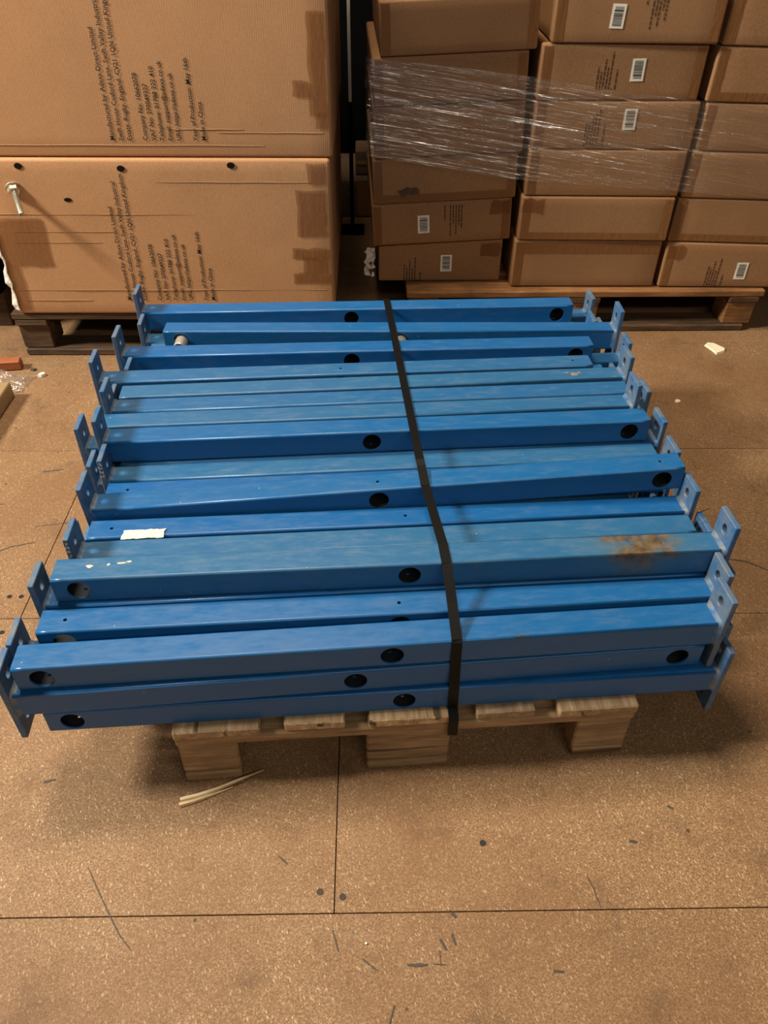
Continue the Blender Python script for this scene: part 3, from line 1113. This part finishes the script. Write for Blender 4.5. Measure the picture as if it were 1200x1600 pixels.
# bolt poking out of the lower carton
bdir = (Vector((-0.945, 2.13, 0.475)) - Vector((-0.979, 2.202, 0.522))).normalized()
bo = link('bolt', lathe('bolt', [(-0.095, 0.0062), (-0.093, 0.0075), (0.008, 0.0075)], 14), 'bolt_steel', low,
          Vector((-0.979, 2.206, 0.522)) - low.location, bdir.to_track_quat('-Y', 'Z').to_euler())
bo['label'] = 'bright steel bolt sticking out of the carton'
link('nut', lathe('nut', [(-0.017, 0.0155), (-0.015, 0.017), (-0.003, 0.017)], 6, False), 'bolt_steel', bo)
link('washer', lathe('washer', [(-0.003, 0.021), (-0.001, 0.021)], 20, False), 'bolt_steel', bo)


def pallet_wide(root, W, D, H, woods, block_w):
    """long side to the viewer: deck boards and runners along X, stringers along Y"""
    n = 6
    bw = D * 0.8 / n
    for i in range(n):
        m = rough_board('deck_board', W, bw, 0.021, 0, 0.0015, 10)
        link('deck_board', m, woods[0], root, (0, bw / 2 + i * (D - bw) / (n - 1), H - 0.0215))
    xs = (-W / 2 + block_w / 2 + 0.006, 0, W / 2 - block_w / 2 - 0.012)
    for x in xs:
        m = rough_board('stringer_board', block_w, D, 0.020, 1, 0.001, 8)
        link('stringer_board', m, woods[1], root, (x, D / 2, H - 0.0425))
        for y in (0.055, D / 2, D - 0.055):
            m = rough_board('block', block_w * 0.96, 0.098, H - 0.0425 - 0.0225, 0, 0.002, 3)
            link('block', m, woods[2], root, (x, y + 0.004, 0.0222))
    for y in (0.05, D / 2, D - 0.05):
        m = rough_board('runner_board', W - 0.05, 0.098, 0.021, 0, 0.0014, 10)
        link('runner_board', m, woods[1], root, (-0.012, y, 0.0008))


pl = empty('pallet', 'dark weathered wooden pallet under the two large cartons at left', 'pallet', (-0.605, 2.214, 0), 0.0)
pallet_wide(pl, 1.0, 0.95, 0.1445, ('pallet_wood_old', 'pallet_wood_old', 'pallet_wood_old'), 0.098)
pr = empty('pallet', 'pale wooden pallet under the small barcoded cartons at right', 'pallet', (0.715, 2.372, 0), radians(0.6))
pallet_wide(pr, 1.185, 0.95, 0.1445, ('pallet_wood_pale', 'pallet_wood_old', 'pallet_wood_pale'), 0.100)

# -- small cartons in three columns
ROWN = ('bottom row', 'second row', 'third row', 'fourth row', 'fifth row', 'sixth row')
COLN = ('left column', 'middle column', 'right column')
STACK = {
    0: [(0.030, 0.435, 2.448, 0.5), (0.012, 0.453, 2.425, 1.5), (0.014, 0.455, 2.420, 1.5), (0.018, 0.460, 2.418, 1.5), (0.014, 0.453, 2.415, 1.5), (0.032, 0.466, 2.408, 1.5)],
    1: [(0.463, 0.938, 2.406, 0.0), (0.468, 0.942, 2.402, -1.0), (0.474, 0.945, 2.405, -1.0), (0.476, 0.950, 2.405, -0.5), (0.474, 0.936, 2.402, 0.5), (0.494, 0.950, 2.398, -1.0)],
    2: [(0.951, 1.425, 2.404, -1.0), (0.950, 1.425, 2.408, -1.0), (0.955, 1.43, 2.405, -1.0), (0.962, 1.43, 2.405, -1.0), (0.957, 1.43, 2.402, 0.0), (0.962, 1.43, 2.398, 0.0)]}
ZS = {0: (0.1465, 0.283, 0.414, 0.547, 0.688, 0.814, 0.945), 1: (0.1465, 0.302, 0.438, 0.571, 0.701, 0.842, 0.985), 2: (0.1465, 0.292, 0.428, 0.563, 0.694, 0.834, 0.975)}
FEAT = {(0, 0): 'carton with barcode label beside torn white film', (0, 1): 'carton with barcode label and printing under the film',
        (0, 2): 'carton with dark smudge at lower left', (1, 1): 'carton with crumpled tape at its upper left corner', (1, 0): 'plain carton taped along its top edge',
        (2, 0): 'carton with tilted barcode label at far right'}
for ci in range(3):
    for ri in range(6):
        x0, x1, yf, yaw = STACK[ci][ri]
        z0_, z1_ = ZS[ci][ri], ZS[ci][ri + 1] - 0.0022
        roll = (0.0 if ri == 0 else (2.6, 0.0, -1.2)[ci])
        rtop = (2.6, 0.0, -1.2)[ci] - roll
        w_ = (x1 - x0) / cos(radians(yaw))
        h_ = z1_ - z0_
        feat = FEAT.get((ci, ri), 'small brown cardboard carton')
        c = empty('small_carton', '%s, %s, %s of right stack' % (feat, ROWN[ri], COLN[ci]), 'carton',
                  ((x0 + x1) / 2, yf + (x1 - x0) / 2 * tan(radians(yaw)), z0_), radians(yaw), 'small cartons stacked on the right pallet')
        sd = ci * 7 + ri + 3
        bmh = carton_body(w_ - 0.003, 0.62, h_, 0.0035, 0.006, sd, 5)
        if rtop:
            for v in bmh.vertices:
                v.co.z += v.co.x * tan(radians(rtop)) * v.co.z / h_
        link('body', bmh, 'card_small', c)
        c.rotation_euler = Matrix.Rotation(radians(yaw), 3, 'Z').__matmul__(Matrix.Rotation(radians(-roll), 3, 'Y')).to_euler()
        hw = w_ / 2 - 0.007
        if not (ci == 0 and ri == 0):
            strip(c, 'packing_tape', -hw, -hw + 0.024, 0.006, h_ - 0.006, 'tape_brown', 0.0012, sd)
        if (ci, ri) not in ((0, 0), (1, 0)):
            strip(c, 'packing_tape', hw - 0.024, hw, 0.006, h_ - 0.006, 'tape_brown', 0.0012, sd + 40)
        if (ci, ri) in ((0, 2), (1, 1), (2, 4), (2, 1)):
            strip(c, 'packing_tape', -hw + 0.024, hw - 0.024, 0.005, 0.026, 'tape_brown', 0.0013, sd + 80)
        if (ci, ri) == (1, 0):
            strip(c, 'packing_tape', -hw, hw, h_ - 0.042, h_ - 0.006, 'tape_brown', 0.0013, sd + 80)
        if (ci, ri) == (0, 0):
            strip(c, 'packing_tape', hw - 0.065, hw, h_ - 0.048, h_ - 0.006, 'tape_clear', 0.0013, sd + 80, 0.004)
        if (ci, ri) in ((1, 1), (2, 0), (0, 1)):
            xx = -hw if ci else hw - 0.06
            strip(c, 'packing_tape', xx, xx + 0.06, h_ - 0.05, h_ - 0.005, 'tape_clear', 0.0016, sd + 80, 0.006)
        cx = (x0 + x1) / 2
        B = {(0, 1): (0.175, 0.345, 1), (0, 0): (0.253, 0.208, 0), (1, 5): (0.664, 0.905, 1), (1, 4): (0.748, 0.778, 0), (1, 3): (0.752, 0.653, 0), (2, 0): (1.213, 0.203, 0)}.get((ci, ri))
        if B:
            dx = (B[0] - cx) / cos(radians(yaw))
            barcode(c, dx, B[1] - z0_, flip=bool(B[2]), seed=sd)
        F = {(0, 0): (-0.118, 0.003, (0.055, 0.042, 0.070, 0.040, 0.078, 0.003, 0.030), False), (0, 1): (0.008, h_ - 0.012, (0.045, 0.001, 0.098, 0.060, 0.092, 0.062, 0.072), True),
             (1, 4): (-0.068, 0.028, (0.055, 0.045, 0.075, 0.055, 0.092, 0.003, 0.050), False), (1, 3): (-0.085, 0.010, (0.062, 0.062, 0.080, 0.085, 0.098, 0.002, 0.06), False),
             (1, 5): (0.012, h_ - 0.002, (0.05, 0.002, 0.105, 0.075, 0.10, 0.062, 0.085), True), (2, 0): (-0.085, 0.004, (0.070, 0.062, 0.085, 0.056, 0.095, 0.003, 0.04), False)}.get((ci, ri))
        if F:
            fine_print(c, *F)
        if (ci, ri) == (0, 2):
            n = 16
            rr = random.Random(5)
            vs_ = [(-0.115, -0.0014, 0.030)] + [(-0.115 + 0.040 * rr.uniform(0.6, 1.1) * cos(2 * pi * i / n), -0.0014, 0.030 + 0.022 * rr.uniform(0.5, 1.1) * sin(2 * pi * i / n)) for i in range(n)]
            link('smudge', mesh('smudge', vs_, [(0, 1 + i, 1 + (i + 1) % n) for i in range(n)]), 'card_dark', c)

# stretch film wrapped round the carton stack
def film_edge(x):
    up_ = [(-0.02, 0.812), (0.014, 0.806), (0.20, 0.790), (0.449, 0.764), (0.761, 0.722), (1.133, 0.687), (1.46, 0.66)]
    lo_ = [(-0.02, 0.556), (0.027, 0.553), (0.20, 0.525), (0.426, 0.492), (0.72, 0.470), (1.014, 0.452), (1.216, 0.436), (1.46, 0.42)]

    def itp(tab):
        for (a, b), (c_, d_) in zip(tab, tab[1:]):
            if x <= c_:
                return b + (d_ - b) * (x - a) / (c_ - a)
        return tab[-1][1]
    return itp(lo_), itp(up_)


vs_, fs = [], []
NU, NV = 150, 46
rr = random.Random(3)
for i in range(NU + 1):
    s = -0.06 + (1.445 + 0.06) * i / NU          # path length: first along the left side, then across the front
    if s < 0:
        x, y = -0.006, 2.388 - s
    else:
        x, y = s - 0.002, 2.388
    lo_, hi_ = film_edge(max(x, 0.0) if s >= 0 else 0.0)
    for j in range(NV + 1):
        t = j / NV
        z = lo_ + (hi_ - lo_) * t
        q = z + 0.14 * max(s, 0)                 # wrinkles run down to the right
        wob = 0.0032 * noise.noise(Vector((s * 2.2, q * 34, 0))) + 0.0018 * noise.noise(Vector((s * 3.5, q * 85, 4)))
        rd = 1 - abs(noise.noise(Vector((s * 1.3 + 2.7, q * 21, 8.0))))
        wob -= 0.0045 * max(0, rd - 0.86) / 0.14 * max(0.0, noise.noise(Vector((s * 3.0, q * 9, 1.0))) + 0.35)
        sag = 0.010 * (1 if 0.458 < x < 0.47 or 0.942 < x < 0.955 else 0)
        if s < 0:
            vs_.append((x + wob, y, z))
        else:
            vs_.append((x, y + wob - 0.002 + sag * 0.3, z))
for i in range(NU):
    for j in range(NV):
        k = i * (NV + 1) + j
        fs.append((k, k + NV + 1, k + NV + 2, k + 1))
o = link('stretch_film', mesh('stretch_film', vs_, fs, True), 'stretch_film')
tag(o, 'clear wrinkled stretch film wound round the upper cartons of the right stack', 'plastic film')

# torn film at the left of the bottom carton
vs_, fs = [], []
rr = random.Random(21)
for i in range(9):
    for j in range(5):
        vs_.append((-0.012 + 0.030 * j / 4 + rr.uniform(-0.006, 0.004), 2.452 + rr.uniform(-0.012, 0.004), 0.165 + 0.095 * i / 8 + rr.uniform(-0.004, 0.004)))
for i in range(8):
    for j in range(4):
        if rr.random() < 0.8:
            k = i * 5 + j
            fs.append((k, k + 1, k + 6, k + 5))
o = link('torn_film', mesh('torn_film', vs_, fs), 'torn_white')
o.modifiers.new('t', 'SOLIDIFY').thickness = 0.0006
tag(o, 'torn white film scrap at left edge of the bottom carton in the dark gap', 'plastic film')

# ------------------------------------------------------------------ things in the dark gap and at far left
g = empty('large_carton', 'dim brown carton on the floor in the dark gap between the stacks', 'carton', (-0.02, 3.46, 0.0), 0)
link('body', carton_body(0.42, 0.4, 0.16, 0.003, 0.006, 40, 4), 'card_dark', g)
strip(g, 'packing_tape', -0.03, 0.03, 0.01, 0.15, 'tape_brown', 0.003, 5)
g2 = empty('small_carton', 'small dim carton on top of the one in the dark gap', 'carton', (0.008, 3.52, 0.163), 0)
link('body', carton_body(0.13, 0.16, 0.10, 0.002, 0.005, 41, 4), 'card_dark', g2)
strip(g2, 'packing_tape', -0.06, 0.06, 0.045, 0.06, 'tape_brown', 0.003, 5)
po = empty('upright_post', 'thin pale post glimpsed standing in the dark gap between the stacks', 'post', (-0.070, 3.30, 0.0))
link('shaft', boxmesh('shaft', -0.006, 0.006, -0.006, 0.006, 0.5, 1.5, 0.002), 'sticker_white', po)
link('lower_shaft', boxmesh('lower_shaft', -0.008, 0.008, -0.008, 0.008, 0.012, 0.5, 0.002), 'shade_black', po)
link('foot', boxmesh('foot', -0.05, 0.05, -0.05, 0.05, 0.0, 0.012, 0.002), 'shade_black', po)
bl = empty('shade_block', 'added black block standing in for the dark at the far left edge', 'shade block', (-1.84, 2.37, 0), 0)  # added block, keeps the floor and space at far left dark
m = carton_body(1.3, 1.0, 1.15, 0.02, 0.03, 50, 10)
link('body', m, 'shade_black', bl, (0, 0, 0.12))
for x in (-0.58, 0, 0.58):
    link('foot_block', rough_board('foot_block', 0.1, 0.9, 0.119, 1, 0.002, 5), 'pallet_wood_old', bl, (x, 0.5, 0.0005))

b2 = empty('shade_block', 'tall added black block that darkens the back of the gap', 'shade block', (-0.1, 3.95, 0), 0)  # added block, makes the gap behind the stacks read black
link('body', carton_body(1.5, 0.9, 1.6, 0.02, 0.03, 51, 10), 'shade_black', b2, (0, 0, 0.12))
for x in (-0.65, 0, 0.65):
    link('foot_block', rough_board('foot_block', 0.1, 0.85, 0.119, 1, 0.002, 5), 'pallet_wood_old', b2, (x, 0.45, 0.0005))

# ------------------------------------------------------------------ litter on the floor
def splinter(pts, wid, name='splinter'):
    vs_, fs = [], []
    n = len(pts)
    for i, (x, y, z) in enumerate(pts):
        a, b = pts[min(i + 1, n - 1)], pts[max(i - 1, 0)]
        d = Vector((a[0] - b[0], a[1] - b[1], 0)).normalized()
        ww = wid * (1.0 - 0.85 * (i / (n - 1)) ** 1.5)
        for s, h in ((-1, 0), (1, 0), (0.7, 0.75), (-0.6, 0.9)):
            vs_.append((x - d.y * ww * s, y + d.x * ww * s, z + ww * 1.3 * h))
    for i in range(n - 1):
        for k in range(4):
            j = (k + 1) % 4
            fs.append((4 * i + k, 4 * i + j, 4 * i + 4 + j, 4 * i + 4 + k))
    fs += [(3, 2, 1, 0), tuple(4 * (n - 1) + k for k in range(4))]
    return link(name, mesh(name, vs_, fs), 'splinter_wood')


o = splinter([(-0.324, 0.680, 0.001), (-0.296, 0.687, 0.002), (-0.262, 0.699, 0.004), (-0.225, 0.716, 0.006), (-0.188, 0.734, 0.004)], 0.0046)
tag(o, 'longer pale wood splinter on the floor before the pallet', 'splinter')
o = splinter([(-0.324, 0.671, 0.0008), (-0.300, 0.678, 0.001), (-0.270, 0.690, 0.001), (-0.238, 0.704, 0.001)], 0.0042)
tag(o, 'shorter pale wood splinter lying against the longer one on the floor', 'splinter')


def chip(name, pts, h, mat, label, cat):
    n = len(pts)
    cx = sum(p[0] for p in pts) / n
    cy = sum(p[1] for p in pts) / n
    vs_ = [(x, y, 0.0005) for x, y in pts] + [(cx + (x - cx) * 0.9, cy + (y - cy) * 0.9, h) for x, y in pts]
    fs = [tuple(range(n, 2 * n)), tuple(reversed(range(n)))] + [(i, (i + 1) % n, n + (i + 1) % n, n + i) for i in range(n)]
    o = link(name, mesh(name, vs_, fs), mat)
    tag(o, label, cat)
    return o


chip('wood_chip', [(1.106, 2.272), (1.117, 2.285), (1.139, 2.282), (1.166, 2.243), (1.158, 2.226), (1.124, 2.208), (1.122, 2.226)], 0.007, 'chip_pale', 'pale chip on the floor in front of the right pallet', 'chip')
chip('wood_chip', [(0.902, 1.922), (0.905, 1.936), (0.916, 1.938), (0.921, 1.928), (0.912, 1.921)], 0.004, 'chip_pale', 'tiny pale crumb on the floor right of the blue stack', 'chip')
chip('foam_crumb', [(-1.016, 2.078), (-1.012, 2.092), (-1.000, 2.096), (-0.995, 2.085), (-1.004, 2.076)], 0.009, 'sticker_white', 'small white crumb on the floor by the plastic at left', 'chip')
chip('foam_crumb', [(-1.052, 2.118), (-1.046, 2.130), (-1.034, 2.124), (-1.040, 2.114)], 0.005, 'scuff', 'small dark crumb on the floor beside the wood offcut at left', 'chip')
chip('foam_crumb', [(-0.012, 0.4505), (-0.0095, 0.4525), (-0.0075, 0.4505), (-0.0095, 0.4485)], 0.002, 'sticker_white', 'tiny white crumb on the floor below the crossing of the board seams', 'chip')

wo = link('wood_offcut', rough_board('wood_offcut', 0.16, 0.032, 0.030, 0, 0.002, 6), 'scrap_red', None, (-1.160, 2.125, 0.001), (0, 0, radians(9)))
tag(wo, 'reddish wood offcut on the floor under crumpled plastic at left edge', 'offcut')
# crumpled clear plastic heap at the left edge
vs_, fs = [], []
NG = 22
for i in range(NG + 1):
    for j in range(NG + 1):
        u_, v_ = i / NG, j / NG
        x = -1.50 + 0.47 * u_
        y = 1.990 + 0.095 * v_
        p = Vector((x * 17, y * 17, 3.3))
        prof = (math.sin(pi * min(1, v_ * 1.02)) ** 0.7) * (1 - u_ ** 3)
        h = 0.004 + prof * (0.07 + 0.05 * noise.noise(p)) + 0.022 * abs(noise.noise(p * 2.3)) * prof
        vs_.append((x + 0.018 * noise.noise(p * 1.4) + 0.05 * (v_ - 0.3) * 0.4, y + 0.008 * noise.noise(p * 1.3 + Vector((5, 5, 5))), max(0.002, h)))
for i in range(NG):
    for j in range(NG):
        k = i * (NG + 1) + j
        fs.append((k, k + NG + 1, k + NG + 2, k + 1))
o = link('crumpled_plastic', mesh('crumpled_plastic', vs_, fs), 'plastic_crumple')
tag(o, 'crumpled clear plastic sheet on the floor at the left edge', 'plastic film')

sl = empty('foam_block', 'pale flat block wrapped in plastic lying on the floor at the left edge', 'foam block', (-1.292, 1.56, 0.0))
link('body', carton_body(0.49, 0.41, 0.05, 0.002, 0.006, 60, 4), 'foam_pale', sl)
strip(sl, 'packing_tape', -0.2, 0.2, 0.012, 0.036, 'tape_clear', 0.002, 3)
